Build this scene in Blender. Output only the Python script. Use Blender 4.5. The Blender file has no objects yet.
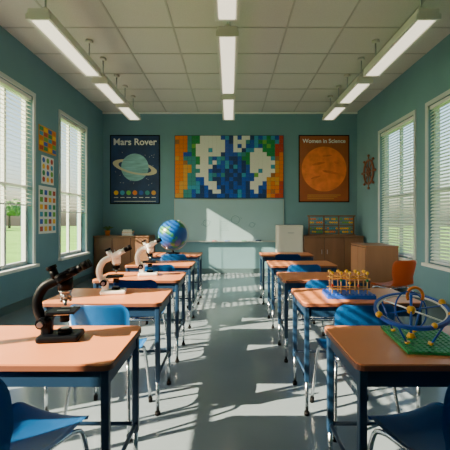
import bpy, bmesh, math, random
from mathutils import Vector, Matrix
random.seed(4)
scene = bpy.context.scene
COL = scene.collection

# ---------------------------------------------------------------- materials
def mat(name, col, rough=0.5, metal=0.0, noise=0.0, nscale=8, emit=None, estr=0, spec=0.5, transl=0.0, coat=0.0, bump=0.0, stretch=None):
    m = bpy.data.materials.new(name); m.use_nodes = True
    nt = m.node_tree; b = nt.nodes['Principled BSDF']
    b.inputs['Base Color'].default_value = (*col, 1)
    b.inputs['Roughness'].default_value = rough
    b.inputs['Metallic'].default_value = metal
    b.inputs['Specular IOR Level'].default_value = spec
    b.inputs['Coat Weight'].default_value = coat
    if emit:
        b.inputs['Emission Color'].default_value = (*emit, 1)
        b.inputs['Emission Strength'].default_value = estr
    tc = nt.nodes.new('ShaderNodeTexCoord')
    mp = nt.nodes.new('ShaderNodeMapping')
    if stretch: mp.inputs['Scale'].default_value = stretch
    nt.links.new(tc.outputs['Object'], mp.inputs['Vector'])
    nz = nt.nodes.new('ShaderNodeTexNoise'); nz.inputs['Scale'].default_value = nscale; nz.inputs['Detail'].default_value = 4
    nt.links.new(mp.outputs['Vector'], nz.inputs['Vector'])
    if noise > 0:
        r = nt.nodes.new('ShaderNodeValToRGB')
        r.color_ramp.elements[0].position = .3; r.color_ramp.elements[1].position = .7
        r.color_ramp.elements[0].color = (*[c*(1-noise) for c in col], 1)
        r.color_ramp.elements[1].color = (*[min(1, c*(1+noise)) for c in col], 1)
        nt.links.new(nz.outputs['Fac'], r.inputs['Fac'])
        nt.links.new(r.outputs['Color'], b.inputs['Base Color'])
    if bump > 0:
        bp = nt.nodes.new('ShaderNodeBump'); bp.inputs['Strength'].default_value = bump; bp.inputs['Distance'].default_value = .01
        nt.links.new(nz.outputs['Fac'], bp.inputs['Height']); nt.links.new(bp.outputs['Normal'], b.inputs['Normal'])
    if transl > 0:
        t = nt.nodes.new('ShaderNodeBsdfTranslucent'); t.inputs['Color'].default_value = (*col, 1)
        mx = nt.nodes.new('ShaderNodeMixShader'); mx.inputs['Fac'].default_value = transl
        nt.links.new(b.outputs['BSDF'], mx.inputs[1]); nt.links.new(t.outputs['BSDF'], mx.inputs[2])
        nt.links.new(mx.outputs['Shader'], nt.nodes['Material Output'].inputs['Surface'])
    return m

M_WALL = mat('wall_paint_teal', (.145, .290, .355), .75, noise=.04, nscale=2, bump=.05)
M_CEIL = mat('ceiling_tile', (.60, .58, .55), .9, noise=.05, nscale=60, bump=.2)
M_TBAR = mat('ceiling_tbar', (.44, .43, .40), .6)
M_WHITE = mat('white_paint', (.75, .76, .74), .45)
M_FRAME = mat('window_frame_paint', (.55, .60, .62), .45)
M_BASE = mat('baseboard_paint', (.08, .14, .16), .5)
M_WOODTOP = mat('desk_laminate', (.66, .225, .08), .36, noise=.03, nscale=7, coat=.1)
M_EDGE = mat('desk_edge', (.16, .055, .03), .45)
M_NAVY = mat('navy_steel', (.010, .035, .085), .35, metal=.2)
M_CHROME = mat('chrome', (.55, .58, .62), .22, metal=1)
M_SEAT = mat('blue_plastic', (.005, .095, .32), .32, noise=.04, nscale=30)
M_ORSEAT = mat('orange_plastic', (.75, .16, .03), .35)
M_BLACK = mat('black_enamel', (.0012, .002, .004), .42, spec=.10)
M_RUBBER = mat('black_rubber', (.003, .003, .004), .6, spec=.1)
M_WENAM = mat('white_enamel', (.88, .88, .87), .3, coat=.3)
M_STEEL = mat('steel', (.42, .44, .47), .3, metal=1)
M_CAB = mat('cabinet_wood', (.19, .09, .045), .45, noise=.2, nscale=5, stretch=(1, 1, .12))
M_CAB2 = mat('cabinet_wood_light', (.34, .16, .08), .45, noise=.15, nscale=5, stretch=(1, 1, .12))
M_CABD = mat('cabinet_gap', (.05, .025, .015), .6)
M_CREAM = mat('cream_metal', (.58, .57, .51), .45)
M_GREEN = mat('green_plastic', (.012, .25, .07), .35)
M_BLUE = mat('blue_bright', (.008, .08, .48), .35)
M_CYAN = mat('cyan', (.03, .30, .50), .4)
M_YEL = mat('yellow_plastic', (.90, .50, .01), .3)
M_GOLD = mat('gold_plastic', (.85, .42, .015), .3)
M_ORA = mat('orange_paint', (.75, .19, .015), .4)
M_RED = mat('red_plastic', (.50, .05, .02), .35)
M_OCH = mat('ochre', (.68, .32, .04), .5)
M_LGREEN = mat('light_green', (.15, .42, .06), .5)
M_TEALC = mat('teal_tile', (.03, .26, .28), .5)
M_PWHITE = mat('paper_white', (.80, .80, .78), .6)
M_TWHITE = mat('tile_ivory', (.76, .75, .71), .5)
M_PNAVY = mat('poster_navy', (.007, .036, .12), .5, noise=.3, nscale=3)
M_PORA = mat('poster_rust', (.36, .085, .022), .5, noise=.12, nscale=3)
M_MARS = mat('mars_surface', (.84, .20, .04), .6, noise=.22, nscale=5)
M_MARSD = mat('mars_mare', (.66, .14, .03), .6, noise=.2, nscale=9)
M_SAT = mat('saturn_surface', (.22, .46, .50), .6, noise=.3, nscale=3, stretch=(1, 1, 6))
M_SATR = mat('saturn_ring', (.62, .55, .38), .6)
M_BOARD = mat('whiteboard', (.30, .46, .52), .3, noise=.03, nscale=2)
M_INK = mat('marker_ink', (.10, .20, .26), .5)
M_ALU = mat('aluminium', (.40, .46, .48), .4, metal=.6)
M_PINE = mat('pine', (.66, .38, .14), .5, noise=.15, nscale=10)
M_GEAR = mat('wheel_bronze', (.22, .085, .05), .45)
M_LEAF = mat('leaf', (.10, .20, .06), .8, noise=.5, nscale=3)
M_BARK = mat('bark', (.10, .07, .05), .9, noise=.3)
M_GRASS = mat('grass', (.12, .32, .02), .95, noise=.25, nscale=.6)
M_LAMP = mat('lamp_diffuser', (.9, .87, .78), .5, emit=(1, .88, .68), estr=1.6)
M_LAMPB = mat('lamp_housing', (.60, .59, .56), .4)
M_BLIND = mat('blind_slat', (.82, .82, .78), .5, transl=.35)
M_BLINDR = mat('blind_slat_backlit', (.86, .88, .86), .5, transl=.6)

# floor
M_FLOOR = bpy.data.materials.new('floor_vinyl'); M_FLOOR.use_nodes = True
nt = M_FLOOR.node_tree; b = nt.nodes['Principled BSDF']
tc = nt.nodes.new('ShaderNodeTexCoord'); nz = nt.nodes.new('ShaderNodeTexNoise'); nz.inputs['Scale'].default_value = 1.3; nz.inputs['Detail'].default_value = 6
rp = nt.nodes.new('ShaderNodeValToRGB'); rp.color_ramp.elements[0].position = .3; rp.color_ramp.elements[1].position = .75
rp.color_ramp.elements[0].color = (.165, .215, .265, 1); rp.color_ramp.elements[1].color = (.205, .255, .305, 1)
nt.links.new(tc.outputs['Object'], nz.inputs['Vector']); nt.links.new(nz.outputs['Fac'], rp.inputs['Fac']); nt.links.new(rp.outputs['Color'], b.inputs['Base Color'])
n2 = nt.nodes.new('ShaderNodeTexNoise'); n2.inputs['Scale'].default_value = 5
mr = nt.nodes.new('ShaderNodeMapRange'); mr.inputs['To Min'].default_value = .11; mr.inputs['To Max'].default_value = .2
nt.links.new(tc.outputs['Object'], n2.inputs['Vector']); nt.links.new(n2.outputs['Fac'], mr.inputs['Value']); nt.links.new(mr.outputs['Result'], b.inputs['Roughness'])

# glass
M_GLASS = bpy.data.materials.new('window_glass'); M_GLASS.use_nodes = True
nt = M_GLASS.node_tree; nt.nodes.remove(nt.nodes['Principled BSDF'])
tr = nt.nodes.new('ShaderNodeBsdfTransparent'); tr.inputs['Color'].default_value = (.95, .98, .97, 1)
gl = nt.nodes.new('ShaderNodeBsdfGlossy'); gl.inputs['Roughness'].default_value = .02
mx = nt.nodes.new('ShaderNodeMixShader'); mx.inputs['Fac'].default_value = .05
nt.links.new(tr.outputs[0], mx.inputs[1]); nt.links.new(gl.outputs[0], mx.inputs[2]); nt.links.new(mx.outputs[0], nt.nodes['Material Output'].inputs['Surface'])

# globe
M_GLOBE = bpy.data.materials.new('globe_map'); M_GLOBE.use_nodes = True
nt = M_GLOBE.node_tree; b = nt.nodes['Principled BSDF']; b.inputs['Roughness'].default_value = .3
tc = nt.nodes.new('ShaderNodeTexCoord'); nz = nt.nodes.new('ShaderNodeTexNoise'); nz.inputs['Scale'].default_value = 5.0; nz.inputs['Detail'].default_value = 5
rp = nt.nodes.new('ShaderNodeValToRGB'); e = rp.color_ramp.elements
e[0].position = .0; e[0].color = (.003, .04, .20, 1); e[1].position = .53; e[1].color = (.005, .09, .40, 1)
for p, c in ((.55, (.02, .22, .12, 1)), (.63, (.06, .26, .08, 1)), (.76, (.30, .36, .16, 1))):
    x = e.new(p); x.color = c
nt.links.new(tc.outputs['Object'], nz.inputs['Vector']); nt.links.new(nz.outputs['Fac'], rp.inputs['Fac']); nt.links.new(rp.outputs['Color'], b.inputs['Base Color'])

# ---------------------------------------------------------------- mesh builder
class B:
    def __init__(s, name):
        s.name = name; s.bm = bmesh.new(); s.mats = []
    def mi(s, m):
        if m not in s.mats: s.mats.append(m)
        return s.mats.index(m)
    def _add(s, tmp, m, smooth=False):
        i = s.mi(m); vm = {}
        for v in tmp.verts: vm[v] = s.bm.verts.new(v.co)
        for f in tmp.faces:
            try: nf = s.bm.faces.new([vm[v] for v in f.verts])
            except ValueError: continue
            nf.material_index = i; nf.smooth = smooth
        tmp.free()
    def box(s, c, d, m, bev=0, rot=None, seg=2):
        t = bmesh.new(); bmesh.ops.create_cube(t, size=1)
        for v in t.verts: v.co = Vector((v.co.x*d[0], v.co.y*d[1], v.co.z*d[2]))
        if bev: bmesh.ops.bevel(t, geom=t.edges[:], offset=bev, segments=seg, affect='EDGES', profile=.5)
        if rot: bmesh.ops.rotate(t, verts=t.verts, cent=(0, 0, 0), matrix=rot)
        bmesh.ops.translate(t, verts=t.verts, vec=c)
        s._add(t, m)
    def bb(s, x0, x1, y0, y1, z0, z1, m, bev=0):
        s.box(((x0+x1)/2, (y0+y1)/2, (z0+z1)/2), (abs(x1-x0), abs(y1-y0), abs(z1-z0)), m, bev)
    def cyl(s, a, b_, r, m, r2=None, n=20):
        a = Vector(a); b_ = Vector(b_); d = b_-a
        t = bmesh.new(); bmesh.ops.create_cone(t, cap_ends=True, segments=n, radius1=r, radius2=r if r2 is None else r2, depth=d.length)
        q = d.to_track_quat('Z', 'Y').to_matrix().to_4x4()
        bmesh.ops.transform(t, matrix=Matrix.Translation((a+b_)/2) @ q, verts=t.verts)
        i = s.mi(m); vm = {}
        for v in t.verts: vm[v] = s.bm.verts.new(v.co)
        for f in t.faces:
            nf = s.bm.faces.new([vm[v] for v in f.verts]); nf.material_index = i; nf.smooth = len(f.verts) == 4
        t.free()
    def sph(s, c, r, m, sc=(1, 1, 1), n=24):
        t = bmesh.new(); bmesh.ops.create_uvsphere(t, u_segments=n, v_segments=n//2, radius=r)
        for v in t.verts: v.co = Vector((v.co.x*sc[0]+c[0], v.co.y*sc[1]+c[1], v.co.z*sc[2]+c[2]))
        s._add(t, m, True)
    def tube(s, pts, r, m, n=10, closed=False, sc2=1.0):
        pts = [Vector(p) for p in pts]; N = len(pts)
        rs = r if isinstance(r, (list, tuple)) else [r]*N
        if len(rs) < N: rs = [rs[min(len(rs)-1, int(i*len(rs)/N))] for i in range(N)]
        t = bmesh.new(); rings = []; up = None
        for i, p in enumerate(pts):
            if closed: d = pts[(i+1) % N]-pts[i-1]
            else: d = pts[min(i+1, N-1)]-pts[max(i-1, 0)]
            d.normalize()
            if up is None:
                up = Vector((0, 1, 0)) if abs(d.y) < .9 else Vector((0, 0, 1))
            u = (up - d*up.dot(d)).normalized(); up = u; w = d.cross(u)
            rings.append([t.verts.new(p+(u*math.cos(a)*sc2+w*math.sin(a))*rs[i]) for a in [2*math.pi*k/n for k in range(n)]])
        for i in range(N if closed else N-1):
            A = rings[i]; C = rings[(i+1) % N]
            for k in range(n): t.faces.new((A[k], A[(k+1) % n], C[(k+1) % n], C[k]))
        if not closed:
            t.faces.new(rings[0][::-1]); t.faces.new(rings[-1])
        s._add(t, m, True)
    def ring(s, c, R, r, m, M=None, n=48, flat=1.0, k=10):
        M = M or Matrix.Identity(3)
        t = bmesh.new(); rings = []
        for i in range(n):
            a = 2*math.pi*i/n
            rr = []
            for j in range(k):
                b_ = 2*math.pi*j/k
                v = Vector(((R+r*math.cos(b_))*math.cos(a), (R+r*math.cos(b_))*math.sin(a), r*flat*math.sin(b_)))
                rr.append(t.verts.new(M @ v+Vector(c)))
            rings.append(rr)
        for i in range(n):
            A = rings[i]; C = rings[(i+1) % n]
            for j in range(k): t.faces.new((A[j], C[j], C[(j+1) % k], A[(j+1) % k]))
        s._add(t, m, True)
    def poly(s, pts, z0, z1, m, mside=None):
        i = s.mi(m); j = s.mi(mside or m)
        lo = [s.bm.verts.new((x, y, z0)) for x, y in pts]; hi = [s.bm.verts.new((x, y, z1)) for x, y in pts]
        s.bm.faces.new(hi).material_index = i
        s.bm.faces.new(lo[::-1]).material_index = j
        for k in range(len(pts)):
            f = s.bm.faces.new((lo[k], lo[(k+1) % len(pts)], hi[(k+1) % len(pts)], hi[k])); f.material_index = j
    def done(s, loc=(0, 0, 0), rz=0, scale=1, normals=True):
        if normals: bmesh.ops.recalc_face_normals(s.bm, faces=s.bm.faces)
        me = bpy.data.meshes.new(s.name); s.bm.to_mesh(me); s.bm.free()
        for m in s.mats: me.materials.append(m)
        return inst(s.name, me, loc, rz, scale)

def inst(name, me, loc=(0, 0, 0), rz=0, scale=1):
    o = bpy.data.objects.new(name, me); COL.objects.link(o)
    o.location = loc; o.rotation_euler = (0, 0, rz); o.scale = (scale,)*3
    return o

def smooth_pts(ctrl, n=6):
    P = [Vector(p) for p in ctrl]; P = [P[0]*2-P[1]]+P+[P[-1]*2-P[-2]]; out = []
    for i in range(1, len(P)-2):
        for k in range(n):
            t = k/n; a, b_, c, d = P[i-1:i+3]
            out.append(.5*((2*b_)+(c-a)*t+(2*a-5*b_+4*c-d)*t*t+(3*b_-a-3*c+d)*t**3))
    out.append(P[-2]); return out

# ---------------------------------------------------------------- room
XW = 3.06; YB = 8.67; YF = -1.6; H = 3.88; T = .18
o = B('floor'); o.bb(-XW-T, XW+T, YF-T, YB+T, -.12, 0, M_FLOOR); o.done()
o = B('ceiling'); o.bb(-XW-T, XW+T, YF-T, YB+T, H, H+.12, M_CEIL); o.done()
o = B('ceiling_grid')
p = .765
for k in range(-4, 5):
    x = k*p
    if abs(x) < XW-.02: o.bb(x-.012, x+.012, YF, YB, H-.008, H, M_TBAR)
y = YB-p
while y > YF:
    o.bb(-XW, XW, y-.012, y+.012, H-.008, H-.0005, M_TBAR); y -= p
o.done()
o = B('wall_back'); o.bb(-XW-T, XW+T, YB, YB+T, 0, H, M_WALL); o.done()
o = B('wall_front'); o.bb(-XW-T, XW+T, YF-T, YF, 0, H, M_WALL); o.done()
WL = [(.2, 1.7), (2.05, 3.55), (3.95, 5.58), (6.48, 7.62)]  # nearest pair is out of view, added to let sun onto the floor
WR = [(.2, 1.7), (2.05, 3.55), (3.95, 5.55), (5.97, 7.34)]  # nearest pair is unseen too, added to bring in more light
def side_wall(name, sx, wins, z0, z1):
    o = B(name); a, b_ = sx*XW, sx*(XW+T)
    y = YF
    for (u, v) in wins:
        o.bb(a, b_, y, u, 0, H, M_WALL); o.bb(a, b_, u, v, 0, z0, M_WALL); o.bb(a, b_, u, v, z1, H, M_WALL); y = v
    o.bb(a, b_, y, YB, 0, H, M_WALL); o.done()
side_wall('wall_left', -1, WL, .6, 3.2)
side_wall('wall_right', 1, WR, .62, 3.04)
wn = 0
def window(sx, u, v, z0, z1):
    global wn
    wn += 1
    o = B('window_%d' % wn); X = sx*(XW+.11); w = .03
    fw = .055
    for (ya, yb, za, zb) in ((u, u+fw, z0, z1), (v-fw, v, z0, z1), (u+fw, v-fw, z0, z0+fw), (u+fw, v-fw, z1-fw, z1)):
        o.bb(X-w, X+w, ya, yb, za, zb, M_FRAME)
    zm = z0+(z1-z0)*.46
    for q in ((1/2,) if wn not in (1, 2, 3) else (1/3, 2/3)):
        m = u+(v-u)*q
        o.bb(X-w*.8, X+w*.8, m-.025, m+.025, z0+fw, z1-fw, M_FRAME)
    o.bb(X-w*.7, X+w*.7, u+fw, v-fw, zm-.02, zm+.02, M_FRAME)
    o.bb(X-.003, X+.003, u+fw, v-fw, z0+fw, z1-fw, M_GLASS)
    a, b_ = sx*(XW-.02), sx*XW
    c = .06
    o.bb(a, b_, u-c, u, z0, z1+c, M_FRAME); o.bb(a, b_, v, v+c, z0, z1+c, M_FRAME); o.bb(a, b_, u, v, z1, z1+c, M_FRAME)
    o.bb(sx*(XW-.07), sx*XW, u-.08, v+.08, z0-.045, z0, M_WHITE)
    o.done()
def blind(sx, u, v, ztop, zbot, ang, m, w=.044, pitch=.05):
    o = B('window_blind'); X = sx*(XW+.035)
    o.bb(X-.025, X+.025, u+.01, v-.01, ztop-.05, ztop, M_WHITE)
    z = ztop-.08; R = Matrix.Rotation(ang, 3, 'Y')
    while z > zbot+.03:
        o.box((X, (u+v)/2, z), (w, v-u-.03, .003), m, rot=R); z -= pitch
    o.bb(X-.02, X+.02, u+.015, v-.015, zbot, zbot+.02, M_WHITE)
    for t in (.15, .5, .85):
        yy = u+(v-u)*t; o.bb(X-.001, X+.001, yy-.004, yy+.004, zbot, ztop-.05, M_WHITE)
    o.done()
for (u, v), zb in zip(WL, (2.45, 2.45, 1.50, 1.42)):  # blinds on the unseen windows raised so sun patches reach the aisle
    window(-1, u, v, .6, 3.2); blind(-1, u, v, 3.19, zb, math.radians(14), M_BLIND, .05, .062)
for u, v in WR:
    window(1, u, v, .62, 3.04); blind(1, u, v, 3.03, .64, math.radians(-48), M_BLINDR)
for nm, sx in (('left', -1), ('right', 1)):
    o = B('baseboard_'+nm); o.bb(sx*(XW-.018), sx*XW, YF, YB, 0, .11, M_BASE); o.done()
o = B('baseboard_back'); o.bb(-XW+.018, XW-.018, YB-.018, YB, 0, .11, M_BASE); o.done()
o = B('trim_1'); o.bb(-XW, XW, YB-.03, YB, H-.05, H-.009, M_WHITE); o.done()

# ---------------------------------------------------------------- ceiling pendants
def pendant(x, y0, y1):
    o = B('ceiling_light'); z = 3.42; w = .13
    o.box((x, (y0+y1)/2, z+.065), (2*w-.03, y1-y0, .09), M_LAMPB, .015)
    o.box((x, (y0+y1)/2, z+.008), (2*w-.085, y1-y0-.06, .022), M_LAMP, .006)
    for k in (-1, 1): o.box((x+k*(w-.016), (y0+y1)/2, z+.015), (.032, y1-y0, .045), M_LAMPB, .004)
    for yy in (y0+.012, y1-.012): o.box((x, yy, z+.02), (2*w, .03, .06), M_LAMPB, .004)
    for yy in (y0+.16, y1-.16):
        o.cyl((x, yy, z+.105), (x, yy, z+.20), .085, M_LAMPB, .022)
        o.cyl((x, yy, z+.19), (x, yy, H-.03), .010, M_STEEL)
        o.cyl((x, yy, H-.05), (x, yy, H-.008), .05, M_LAMPB)
    o.done()
for x in (-2.03, 2.1):
    for a, c in ((1.7, 3.3), (3.8, 5.35), (5.6, 6.6), (6.8, 7.7)): pendant(x, a, c)
for a, c in ((1.9, 3.85), (4.15, 6.1), (6.35, 7.7)): pendant(-.03, a, c)

# ---------------------------------------------------------------- desks
def rrect(w, d, r, n=6):
    pts = []
    for cx, cy, a0 in ((w/2-r, d/2-r, 0), (-w/2+r, d/2-r, 90), (-w/2+r, -d/2+r, 180), (w/2-r, -d/2+r, 270)):
        for i in range(n+1):
            a = math.radians(a0+90*i/n); pts.append((cx+r*math.cos(a), cy+r*math.sin(a)))
    return pts
def desk_mesh(w, d):
    o = B('student_desk')
    o.poly(rrect(w, d, .035), .724, .744, M_EDGE)
    o.poly(rrect(w-.006, d-.006, .033), .744, .75, M_WOODTOP, M_WOODTOP)
    hx, hy = w/2-.03, d/2-.03
    for sy in (-1, 1): o.bb(-hx+.012, hx-.012, sy*hy-.008, sy*hy+.008, .655, .724, M_NAVY)
    for sx in (-1, 1): o.bb(sx*hx-.008, sx*hx+.008, -hy, hy, .655, .724, M_NAVY)
    o.bb(-hx, hx, -hy, hy, .655, .662, M_NAVY)
    for sx in (-1, 1):
        for sy in (-1, 1):
            x, y = sx*(hx), sy*(hy)
            o.box((x, y, .47), (.032, .032, .50), M_NAVY, .005)
            o.cyl((x, y, .02), (x, y, .24), .0125, M_CHROME)
            o.cyl((x, y, 0), (x, y, .022), .018, M_RUBBER)
        o.cyl((sx*hx, -hy, .26), (sx*hx, hy, .26), .010, M_NAVY)
    o.cyl((-hx, hy, .26), (hx, hy, .26), .010, M_NAVY)
    bmesh.ops.recalc_face_normals(o.bm, faces=o.bm.faces)
    me = bpy.data.meshes.new('student_desk'); o.bm.to_mesh(me); o.bm.free()
    for m in o.mats: me.materials.append(m)
    return me
DW = .80
desk_me = desk_mesh(DW, .50)
ROWS = [1.36, 2.36, 3.24, 4.25, 5.45]
LX = -.45-DW/2; RX = .48+DW/2
for y in ROWS:
    inst('student_desk', desk_me, (LX, y+.25, 0)); inst('student_desk', desk_me, (RX, y+.25, 0))

# ---------------------------------------------------------------- chairs
def chair_mesh(m):
    o = B('classroom_chair')
    prof = [(.205, .415, .165), (.195, .44, .18), (.15, .452, .195), (.02, .442, .2), (-.12, .448, .19), (-.175, .48, .175), (-.198, .55, .165), (-.212, .64, .185), (-.228, .73, .19), (-.236, .77, .175), (-.238, .79, .14)]
    P = smooth_pts(prof, 4); nw = 12
    t = bmesh.new(); g = []
    for i, p_ in enumerate(P):
        row = []
        isback = max(0, min(1, (p_.y-.46)/.12))
        for j in range(nw+1):
            s_ = -1+2*j/nw; x = s_*p_.z
            c = .028*s_*s_
            row.append(t.verts.new((x, p_.x+c*isback*1.3, p_.y+c*(1-isback)*.7)))
        g.append(row)
    for i in range(len(g)-1):
        for j in range(nw): t.faces.new((g[i][j], g[i][j+1], g[i+1][j+1], g[i+1][j]))
    bmesh.ops.solidify(t, geom=t.faces[:], thickness=.008)
    o._add(t, m, True)
    for sx in (-1, 1):
        f = smooth_pts([(sx*.14, -.14, .435), (sx*.155, .02, .428), (sx*.16, .13, .42), (sx*.175, .175, .36), (sx*.20, .215, .02)], 4)
        o.tube(f, .011, M_CHROME)
        r = smooth_pts([(sx*.13, .10, .428), (sx*.15, -.05, .425), (sx*.16, -.13, .41), (sx*.178, -.17, .34), (sx*.205, -.235, .02)], 4)
        o.tube(r, .011, M_CHROME)
        o.cyl((sx*.201, .216, 0), (sx*.199, .213, .035), .015, M_RUBBER); o.cyl((sx*.206, -.237, 0), (sx*.204, -.233, .035), .015, M_RUBBER)
    for yy in (.10, -.10): o.cyl((-.15, yy, .428), (.15, yy, .428), .009, M_CHROME)
    bmesh.ops.recalc_face_normals(o.bm, faces=o.bm.faces)
    me = bpy.data.meshes.new('classroom_chair'); o.bm.to_mesh(me); o.bm.free()
    for mm in o.mats: me.materials.append(mm)
    return me
ch = chair_mesh(M_SEAT)
inst('classroom_chair', ch, (-.835, 1.41, 0), math.radians(-18))
inst('classroom_chair', ch, (.82, 1.41, 0), math.radians(18))
for i, y in enumerate(ROWS[1:]):
    inst('classroom_chair', ch, (-.78-.02*i, y+.0, 0), math.radians(-4+3*i))
    inst('classroom_chair', ch, (.80+.02*i, y+.0, 0), math.radians(5-3*i))
ch2 = chair_mesh(M_ORSEAT)
inst('classroom_chair', ch2, (2.1, 4.65, 0), math.radians(20))

# ---------------------------------------------------------------- microscopes
def microscope(loc, body, rz=0, scale=1):
    o = B('microscope'); dk = M_BLACK
    o.box((0, 0, .016), (.19, .13, .032), body, .012, seg=3)
    o.box((-.062, 0, .06), (.05, .05, .09), body, .012)
    arm = smooth_pts([(-.062, 0, .07), (-.098, 0, .13), (-.105, 0, .19), (-.075, 0, .25), (-.02, 0, .278), (.02, 0, .28)], 5)
    o.tube(arm, .024, body, n=12, sc2=.8)
    o.box((.012, 0, .135), (.125, .115, .012), dk, .003)
    o.box((.012, 0, .127), (.07, .07, .012), M_STEEL, .003)
    o.box((-.045, 0, .125), (.05, .03, .03), body, .006)
    for sy in (-1, 1): o.box((.02, sy*.03, .144), (.055, .007, .003), M_STEEL)
    o.cyl((.018, 0, .085), (.018, 0, .128), .022, dk); o.cyl((.018, 0, .03), (.018, 0, .05), .032, dk); o.cyl((.018, 0, .05), (.018, 0, .056), .022, M_STEEL)
    for sy in (-1, 1):
        o.cyl((-.07, sy*.02, .09), (-.07, sy*.062, .09), .024, dk); o.cyl((-.07, sy*.062, .09), (-.07, sy*.075, .09), .013, M_STEEL)
    o.cyl((.02, 0, .235), (.02, 0, .30), .034, body)
    o.cyl((.02, 0, .218), (.02, 0, .237), .024, M_STEEL, .034)
    for a, l in ((-90, .062), (25, .045), (150, .05)):
        d = Vector((math.cos(math.radians(a))*.35, math.sin(math.radians(a))*.35, -1)).normalized() if a != -90 else Vector((0, 0, -1))
        s0 = Vector((.02, 0, .222))+Vector((d.x*.03, d.y*.03, 0))
        o.cyl(s0, s0+d*l*.6, .0125, M_STEEL if body is dk else dk); o.cyl(s0+d*l*.6, s0+d*l, .010, M_STEEL, .006)
    o.box((.025, 0, .305), (.085, .09, .045), body, .012, rot=Matrix.Rotation(math.radians(-30), 3, 'Y'))
    for sy in (-1, 1):
        a = Vector((.035, sy*.026, .31)); d = Vector((.88, sy*.05, .47)).normalized()
        o.cyl(a, a+d*.055, .019, body); o.cyl(a+d*.05, a+d*.085, .0165, dk); o.cyl(a+d*.08, a+d*.105, .020, M_RUBBER)
    o.cyl((-.02, 0, .29), (-.04, 0, .335), .019, body); o.cyl((-.04, 0, .335), (-.046, 0, .350), .024, dk)
    o.done(loc, rz, scale)
microscope((-.775, 1.65, .75), M_BLACK, math.radians(8), .96)
microscope((-.86, 2.66, .75), M_WENAM, math.radians(12), .95)
microscope((-.80, 3.52, .75), M_WENAM, math.radians(10), .98)

# ---------------------------------------------------------------- globe
o = B('desk_globe'); R = .23; cz = .075+R
o.cyl((0, 0, 0), (0, 0, .018), .12, M_BLACK, .11, n=32); o.cyl((0, 0, .018), (0, 0, .05), .03, M_BLACK, .015)
tilt = Matrix.Rotation(math.radians(23), 3, 'Y')
arc = [Vector((0, 0, cz))+tilt @ Vector((math.sin(math.radians(a))*(R+.018), 0, -math.cos(math.radians(a))*(R+.018))) for a in range(-24, 182, 6)]
o.tube(arc, .007, M_STEEL, n=8)
o.sph((0, 0, cz), R, M_GLOBE, n=48)
for s_ in (-1, 1): o.cyl(Vector((0, 0, cz))+tilt @ Vector((0, 0, s_*(R-.01))), Vector((0, 0, cz))+tilt @ Vector((0, 0, s_*(R+.025))), .01, M_STEEL)
o.done((-.91, 5.72, .75))

# ---------------------------------------------------------------- armillary model on green board
o = B('armillary_orbit_model')
o.box((0, 0, .006), (.27, .36, .012), M_GREEN, .002)
for i in range(11):
    for j in range(15):
        x = -.12+i*.024; y = -.168+j*.024
        o.cyl((x, y, .011), (x, y, .016), .0075, M_GREEN, n=10)
Mt = Matrix.Rotation(math.radians(15), 3, 'X') @ Matrix.Rotation(math.radians(-5), 3, 'Y')
c = Vector((-.055, .0, .138))
def band(R0, R1, h, m, M_, cc):
    t = bmesh.new(); n = 64; L_ = []
    for i in range(n):
        a = 2*math.pi*i/n
        L_.append([t.verts.new(M_ @ Vector((r*math.cos(a), r*math.sin(a), z))+cc) for r, z in ((R0, -h), (R1, -h), (R1, h), (R0, h))])
    for i in range(n):
        A = L_[i]; C = L_[(i+1) % n]
        for j in range(4): t.faces.new((A[j], C[j], C[(j+1) % 4], A[(j+1) % 4]))
    o._add(t, m, False)
band(.137, .145, .003, M_WENAM, Mt, c)
band(.145, .158, .008, M_BLUE, Mt, c)
Mv = Matrix.Rotation(math.radians(76), 3, 'X') @ Matrix.Rotation(math.radians(20), 3, 'Y')
o.ring(c, .082, .0035, M_BLUE, Mv)
for a in (10, 70, 130):
    v = Mt @ Vector((math.cos(math.radians(a)), math.sin(math.radians(a)), 0))
    o.cyl(c-v*.138, c+v*.138, .0035, M_WENAM if a == 130 else M_BLUE)
o.cyl((c.x, 0, .01), c+Vector((0, 0, .07)), .006, M_BLUE); o.cyl((c.x, 0, .012), (c.x, 0, .035), .022, M_GOLD, .012)
o.sph(c, .020, M_GOLD)
for a in (50, 130, 230, 310):
    v = Mt @ Vector((math.cos(math.radians(a))*.148, math.sin(math.radians(a))*.148, -.006))
    k_ = .5
    o.cyl(c+v, (c.x+v.x*k_, v.y*.80, .012), .0045, M_BLUE); o.cyl((c.x+v.x*k_, v.y*.8, .012), (c.x+v.x*k_, v.y*.8, .024), .011, M_GOLD)
for a, r, rad, m in ((195, .155, .015, M_GOLD), (285, .152, .012, M_GOLD), (15, .155, .015, M_GOLD), (335, .152, .010, M_GOLD)):
    o.sph(c+Mt @ Vector((math.cos(math.radians(a))*r, math.sin(math.radians(a))*r, .008)), rad, m)
arch = [(c.x+.025+.034*math.cos(math.radians(a)), .02, .198+.038*math.sin(math.radians(a))) for a in range(-30, 211, 10)]
o.tube(arch, .007, M_ORA)
o.done((.875, 1.625, .75), math.radians(-6))

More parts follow.
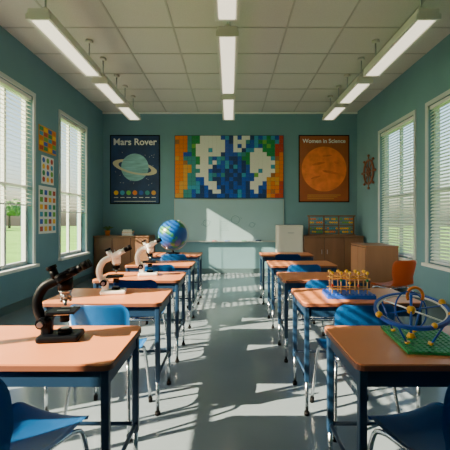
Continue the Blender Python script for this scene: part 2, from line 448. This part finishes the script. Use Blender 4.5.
# ---------------------------------------------------------------- bead frame on desk 2 (right)
o = B('bead_frame_model')
o.box((0, 0, .014), (.33, .20, .028), M_BLUE, .004)
for i in range(12):
    for sy in (-1, 1): o.cyl((-.154+i*.028, sy*.084, .027), (-.154+i*.028, sy*.084, .034), .008, M_BLUE, n=10)
for i in range(5):
    x = -.12+i*.06
    for sy in (-.045, .045):
        o.cyl((x, sy, .028), (x, sy, .165), .0045, M_PINE, n=10)
        o.sph((x, sy, .172), .0125, M_YEL, n=14)
    o.sph((x, -.045, .085+.018*((i*2) % 3)), .0105, (M_RED, M_GREEN, M_YEL)[i % 3], n=14)
for zz in (.06, .135):
    for sy in (-.045, .045): o.cyl((-.14, sy, zz), (.14, sy, zz), .0045, M_OCH, n=10)
for i in range(5): o.cyl((-.12+.06*i, -.045, .135), (-.12+.06*i, .045, .135), .0035, M_OCH, n=10)
o.done((.84, 2.56, .75), math.radians(-4))

# ---------------------------------------------------------------- cabinets
def cabinet(name, x0, x1, y0, y1, h, m, nd, face='-y'):
    o = B(name)
    o.bb(x0, x1, y0+.02, y1, .06, h-.03, m); o.bb(x0+.02, x1-.02, y0+.05, y1, 0, .06, M_CABD)
    o.bb(x0-.012 if face == '-y' else x0-.015, x1, y0-.0, y1, h-.03, h, m, .004)
    if face == '-y':
        w = (x1-x0)/nd
        o.bb(x0+.005, x1-.005, y0+.015, y0+.02, .07, h-.035, M_CABD)
        for i in range(nd):
            o.box((x0+w*(i+.5), y0+.008, (h+.03)/2), (w-.014, .016, h-.12), m, .004)
            o.box((x0+w*(i+.5)+(w*.36 if i % 2 == 0 else -w*.36), y0-.006, h*.62), (.012, .012, .10), M_STEEL, .003)
    else:
        w = (y1-y0)/nd
        o.bb(x0-.005, x0+.002, y0+.03, y1-.01, .07, h-.035, M_CABD)
        for i in range(nd): o.box((x0-.010, y0+.02+w*(i+.5)*.97, (h+.03)/2), (.016, w-.02, h-.12), m, .004)
    o.done()
cabinet('low_cabinet', -3.03, -1.80, 8.0, YB-.03, .92, M_CAB, 3)
cabinet('low_cabinet', 1.66, 2.98, 8.0, YB-.03, .92, M_CAB, 3)
cabinet('side_cupboard', 2.40, 2.965, 6.32, 7.1, .83, M_CAB2, 2, '-x')
o = B('supply_locker')
o.box((1.36, 8.30, .58), (.56, .5, 1.16), M_CREAM, .015)
for z in (.30, .84): o.box((1.36, 8.045, z), (.50, .014, .50), M_CREAM, .006)
for z in (.45, .99): o.box((1.36, 8.032, z), (.14, .014, .02), M_STEEL, .004)
o.done()

o = B('counting_frame')
o.box((0, 0, .015), (1.06, .18, .03), M_CAB, .004)
for x in (-.51, -.17, .17, .51): o.box((x, 0, .23), (.025, .05, .44), M_CAB, .004)
o.box((0, 0, .45), (1.10, .06, .03), M_CAB, .004); o.box((0, 0, .235), (1.0, .04, .016), M_CAB)
mm = [M_YEL, M_LGREEN, M_YEL, M_ORA, M_CYAN, M_YEL]
for r_, zz in enumerate((.085, .165, .30, .38)):
    o.cyl((-.5, 0, zz), (.5, 0, zz), .004, M_STEEL, n=8)
    for i in range(20):
        x = -.47+i*.0495
        if min(abs(x-.17), abs(x+.17)) < .024: continue
        if (i*7+r_*5) % 6 == 0: continue
        o.sph((x, 0, zz), .0235, mm[(i//3+r_) % 6], n=12)
o.done((2.32, 8.25, .92))

o = B('potted_plant')
o.cyl((0, 0, 0), (0, 0, .11), .045, M_ORA, .06); o.ring((0, 0, .108), .06, .007, M_ORA)
o.cyl((0, 0, .1), (0, 0, .104), .055, M_BARK)
for i in range(16):
    a = i*2.4; l = .10+.02*(i % 3)
    o.tube(smooth_pts([(0, 0, .10), (math.cos(a)*l*.4, math.sin(a)*l*.4, .17+.01*(i % 4)), (math.cos(a)*l, math.sin(a)*l, .16+.015*(i % 3))], 4), [.004, .008, .012, .014, .016, .014, .012, .007, .002], M_LEAF, n=6, sc2=.5)
o.done((-2.84, 8.35, .92))
o = B('book_stack')
for i, (m, w) in enumerate(((M_BLUE, .26), (M_RED, .24), (M_OCH, .25), (M_TEALC, .21))):
    o.box((.005*(-1)**i, 0, .017+.036*i), (w, .18, .034), m, .003); o.box((.005*(-1)**i+.004, -.002, .017+.036*i), (w-.01, .18, .026), M_PWHITE)
o.done((-2.35, 8.3, .92), .1)

# ---------------------------------------------------------------- posters & board
def text(parent, name, s, loc, size, m, rot=(math.pi/2, 0, 0)):
    cu = bpy.data.curves.new(name, 'FONT'); cu.body = s; cu.size = size; cu.align_x = 'CENTER'; cu.extrude = .0005; cu.offset = .004*size/.2
    cu.materials.append(m); t = bpy.data.objects.new(name, cu); COL.objects.link(t); t.location = loc; t.rotation_euler = rot; t.parent = parent
def disc(o, c, rx, rz, m, y0, n=40, rot=0):
    i = o.mi(m); vs = []
    for k in range(n):
        a = 2*math.pi*k/n; x = rx*math.cos(a); z = rz*math.sin(a)
        vs.append(o.bm.verts.new((c[0]+x*math.cos(rot)-z*math.sin(rot), y0, c[1]+x*math.sin(rot)+z*math.cos(rot))))
    f = o.bm.faces.new(vs); f.material_index = i
def annulus(o, c, r0, r1, k_, m, y0, rot, a0=0, a1=360, n=48):
    i = o.mi(m); L = []
    for k in range(n+1):
        a = math.radians(a0+(a1-a0)*k/n); q = []
        for r in (r0, r1):
            x = r*math.cos(a); z = r*k_*math.sin(a)
            q.append(o.bm.verts.new((c[0]+x*math.cos(rot)-z*math.sin(rot), y0, c[1]+x*math.sin(rot)+z*math.cos(rot))))
        L.append(q)
    for k in range(n):
        f = o.bm.faces.new((L[k][0], L[k][1], L[k+1][1], L[k+1][0])); f.material_index = i
G = .004
o = B('planet_poster')
o.bb(-.60, .60, -.012, 0, 0, 1.66, M_BLACK); o.bb(-.575, .575, -.016, -.012, .025, 1.635, M_PNAVY)
disc(o, (0, .88), .33, .33, M_SAT, -.020)
annulus(o, (0, .88), .40, .54, .30, M_SATR, -.023, math.radians(-12), 172, 368)
annulus(o, (0, .88), .40, .54, .30, M_SATR, -.018, math.radians(-12), 8, 172)
for i in range(7):
    disc(o, (-.45+i*.15, .27), .055, .055, (M_YEL, M_CYAN, M_LGREEN, M_ORA, M_BLUE, M_TEALC, M_OCH)[i], -.020)
    o.bb(-.50+i*.15, -.40+i*.15, -.018, -.017, .15, .165, M_PWHITE)
o.bb(-.5, .5, -.018, -.017, .06, .07, M_PWHITE)
for i in range(26): disc(o, (random.uniform(-.53, .53), random.uniform(.42, 1.3)), .007, .007, M_PWHITE, -.0175, 6)
p = o.done((-2.285, YB-G, 1.66), normals=False)
text(p, 'poster_title', 'Mars Rover', (0, -.019, 1.42), .22, M_PWHITE)
o = B('science_poster')
o.bb(-.61, .61, -.012, 0, 0, 1.62, M_BLACK); o.bb(-.585, .585, -.016, -.012, .025, 1.595, M_PORA)
disc(o, (0, .80), .54, .54, M_MARS, -.020, 56)
for cx, cz_, rx, rz, rt in ((-.13, .93, .16, .03, .2), (.16, .72, .2, .03, -.2), (.08, 1.12, .12, .02, .1), (-.2, .60, .12, .022, .3), (.30, .95, .06, .03, -.4)): disc(o, (cx, cz_), rx, rz, M_MARSD, -.0215, 24, rt)
for i in range(3): o.bb(-.40, .40-.08*i, -.018, -.017, .17-.045*i, .182-.045*i, M_OCH)
p = o.done((2.26, YB-G, 1.70), normals=False)
text(p, 'poster_title', 'Women in Science', (0, -.019, 1.43), .135, M_PWHITE)
# mosaic world map
rows = [
"OOOTGGWWWWWBNNWWWWNCGGGGGR",
"OOOTGGWWWWWWBNWWWWBCGgGGGR",
"OOOTGWWWWWWWBBWWWBBCGGGGRR",
"OOOTGWWWCWWWBBWWNBCWWGGGRR",
"OOTTGWWWWWWNBBBCNGWWWWGGRO",
"OOTTTGWWWBCNBNNBGGWWWWWGOO",
"OOYTTGWWCWCBCBNBNGWWWWWWYO",
"OOYYTWWWWNBBCNNBNBWWWWWWYO",
"OOYYTTWWBNNBNBNBNBWWCWWWYO",
"OOYTTWWWBNBNNNBNBBBWWWWYOO",
"OOYTTTBWWNNBNBNNBBBWWWYYOO",
"OYYTTCBWWWNBBNBNBNWWWBYOOR",
"OYYTCCNBWWBNBNBBBNWWBBYOOR",
"OYTTBCNBNWWNBBNBBNBWBNOOOR",
"YYTTBNNBNNBBNBBNBNBBNNOORR"]
cm = {'O': M_ORA, 'Y': M_OCH, 'G': M_GREEN, 'g': M_LGREEN, 'W': M_TWHITE, 'B': M_BLUE, 'T': M_TEALC, 'N': mat('navy_tile', (.008, .04, .17), .4), 'C': M_CYAN, 'R': M_RED, 'K': mat('brown_tile', (.38, .15, .04), .4)}
o = B('mosaic_world_map'); W_, H_ = 2.62, 1.51
o.bb(-W_/2, W_/2, -.02, 0, 0, H_, M_NAVY)
cw = (W_-.02)/26; chh = (H_-.02)/15
rng = random.Random(11)
for r_, row in enumerate(rows):
    for c_, k in enumerate(row):
        q = rng.random()
        if k == 'W' and q < .08: k = 'CgBT'[int(q*50) % 4]
        elif k in 'BN' and q < .12: k = 'CTCB'[int(q*33) % 4]
        elif k in 'GT' and q < .2: k = 'CgB'[int(q*15) % 3]
        elif k in 'OY' and q < .2: k = 'KYO'[int(q*15) % 3]
        x = -W_/2+.01+cw*(c_+.5); z = H_-.01-chh*(r_+.5); g_ = .0025 if k != 'W' else .0006
        o.bb(x-cw/2+g_, x+cw/2-g_, -.030, -.02, z-chh/2+g_, z+chh/2-g_, cm[k])
        if k != 'W': o.cyl((x, -.030, z), (x, -.036, z), .022, cm[k], n=8)
o.done((-.02, YB-G, 1.80))
o = B('whiteboard')
o.bb(-1.30, 1.30, -.015, 0, 0, .98, M_BOARD)
for a in ((-1.32, 1.32, -.02, 0, -.03, 0), (-1.32, 1.32, -.02, 0, .98, 1.0), (-1.32, -1.30, -.02, 0, 0, .98), (1.30, 1.32, -.02, 0, 0, .98)): o.bb(*a, M_ALU)
o.bb(-1.3, 1.3, -.09, -.015, -.03, -.012, M_ALU)
for x, m in ((-.4, M_RED), (-.1, M_BLUE), (.3, M_GREEN)): o.cyl((x, -.06, -.003), (x+.12, -.06, -.003), .009, m)
o.box((.7, -.055, .006), (.14, .05, .035), M_NAVY, .004)
for cx, cz_, r_ in ((-.55, .42, .08), (.15, .5, .10), (.55, .38, .06)):
    annulus(o, (cx, cz_), r_-.006, r_+.002, 1, M_INK, -.0165, 0)
    annulus(o, (cx, cz_), r_*1.5-.006, r_*1.5, .35, M_INK, -.0167, .3)
for k in range(5): o.bb(-.2+.02*(k % 2), .0-.03*(k % 3)+.0, -.0168, -.016, .25+.05*k, .255+.05*k, M_INK)
o.done((-.02, YB-G, .78))

def chart(name, yc, z0, w, h, kind):
    o = B(name)
    o.bb(0, .008, -w/2, w/2, 0, h, M_PWHITE if kind != 0 else M_OCH)
    n, m_ = (5, 4) if kind == 0 else ((4, 3) if kind == 1 else (6, 4))
    cs = [M_RED, M_GREEN, M_YEL, M_BLUE, M_ORA, M_LGREEN, M_CYAN]
    for i in range(n):
        for j in range(m_):
            yy = -w/2+w*(j+.5)/m_; zz = h*(i+.5)/n*.92+.02
            if kind == 2: o.box((.010, yy, zz), (.004, w/m_*.62, h/n*.6), cs[(i*3+j*2) % 7], .001)
            elif kind == 1: o.sph((.008, yy, zz), .045, cs[(i+j*2) % 7], sc=(.08, 1, 1), n=12)
            else: o.box((.010, yy, zz), (.004, w/m_*.8, h/n*.75), cs[(i*2+j) % 7])
    o.done((-XW+.002, yc, z0))
chart('alphabet_chart', 6.03, 2.40, .56, .42, 0)
chart('colour_chart', 6.03, 1.88, .40, .46, 1)
chart('number_chart', 6.03, 1.06, .56, .78, 2)

o = B('wall_wheel_ornament')
MR = Matrix.Rotation(math.pi/2, 3, 'Y')
o.ring((-.03, 0, 0), .26, .022, M_GEAR, MR); o.ring((-.03, 0, 0), .08, .02, M_GEAR, MR)
for k in range(8):
    a = k*math.pi/4; v = Vector((0, math.cos(a), math.sin(a)))
    o.cyl(Vector((-.03, 0, 0))+v*.05, Vector((-.03, 0, 0))+v*.34, .012, M_GEAR); o.sph(Vector((-.03, 0, 0))+v*.355, .028, M_GEAR)
o.cyl((0, 0, 0), (-.06, 0, 0), .035, M_GEAR)
o.done((XW, 7.88, 2.33))

# ---------------------------------------------------------------- outdoors
o = B('lawn'); o.bb(-80, 80, -60, 80, -.45, -.30, M_GRASS); o.done()
def tree(x, y, s_):
    o = B('tree'); o.cyl((0, 0, 0), (0, 0, 2.2), .18, M_BARK, .10)
    for k in range(9):
        a = k*2.4; r_ = .9 if k else 0
        c = Vector((math.cos(a)*r_, math.sin(a)*r_, 2.6+.28*(k % 4)))
        t = bmesh.new(); bmesh.ops.create_icosphere(t, subdivisions=3, radius=.85)
        for v in t.verts: v.co = v.co*(1+random.uniform(-.12, .12))+c
        o._add(t, M_LEAF)
    o.done((x, y, -.3), random.uniform(0, 6), s_)
for x, y, s_ in ((-38, 47, 1.1), (-36, 50, 1.1), (-45, 60, 1.3), (-38, 62, 1.2), (26, 30, 1.1), (30, 40, 1.2), (-48, 55, 1.2), (-46, 50, 1.1), (-52, 60, 1.3)): tree(x, y, s_)

# ---------------------------------------------------------------- lighting
sd = Vector((1, .42, -.60))
L = bpy.data.lights.new('sun_light', 'SUN'); L.energy = 42; L.angle = .006; L.color = (1, .79, .54)
s = bpy.data.objects.new('sun_light', L); COL.objects.link(s); s.rotation_euler = sd.to_track_quat('-Z', 'Y').to_euler(); s.location = (-8, -2, 6)
w = bpy.data.worlds.new('sky'); scene.world = w; w.use_nodes = True
nt = w.node_tree; bg = nt.nodes['Background']
sk = nt.nodes.new('ShaderNodeTexSky'); sk.sky_type = 'NISHITA'; sk.sun_disc = False
sk.sun_elevation = math.radians(27); sk.sun_rotation = math.atan2(-1, -.45); sk.dust_density = 3; sk.air_density = 1.2
nt.links.new(sk.outputs['Color'], bg.inputs['Color']); bg.inputs['Strength'].default_value = .5

# ---------------------------------------------------------------- camera
cd = bpy.data.cameras.new('camera'); cam = bpy.data.objects.new('camera', cd); COL.objects.link(cam)
cam.location = (0, 0, 1.30); cam.rotation_euler = (math.pi/2, 0, 0)
cd.sensor_width = 36; cd.lens = 28.8; cd.shift_x = -5/450; cd.shift_y = -6/450; cd.clip_start = .05; cd.clip_end = 300
scene.camera = cam
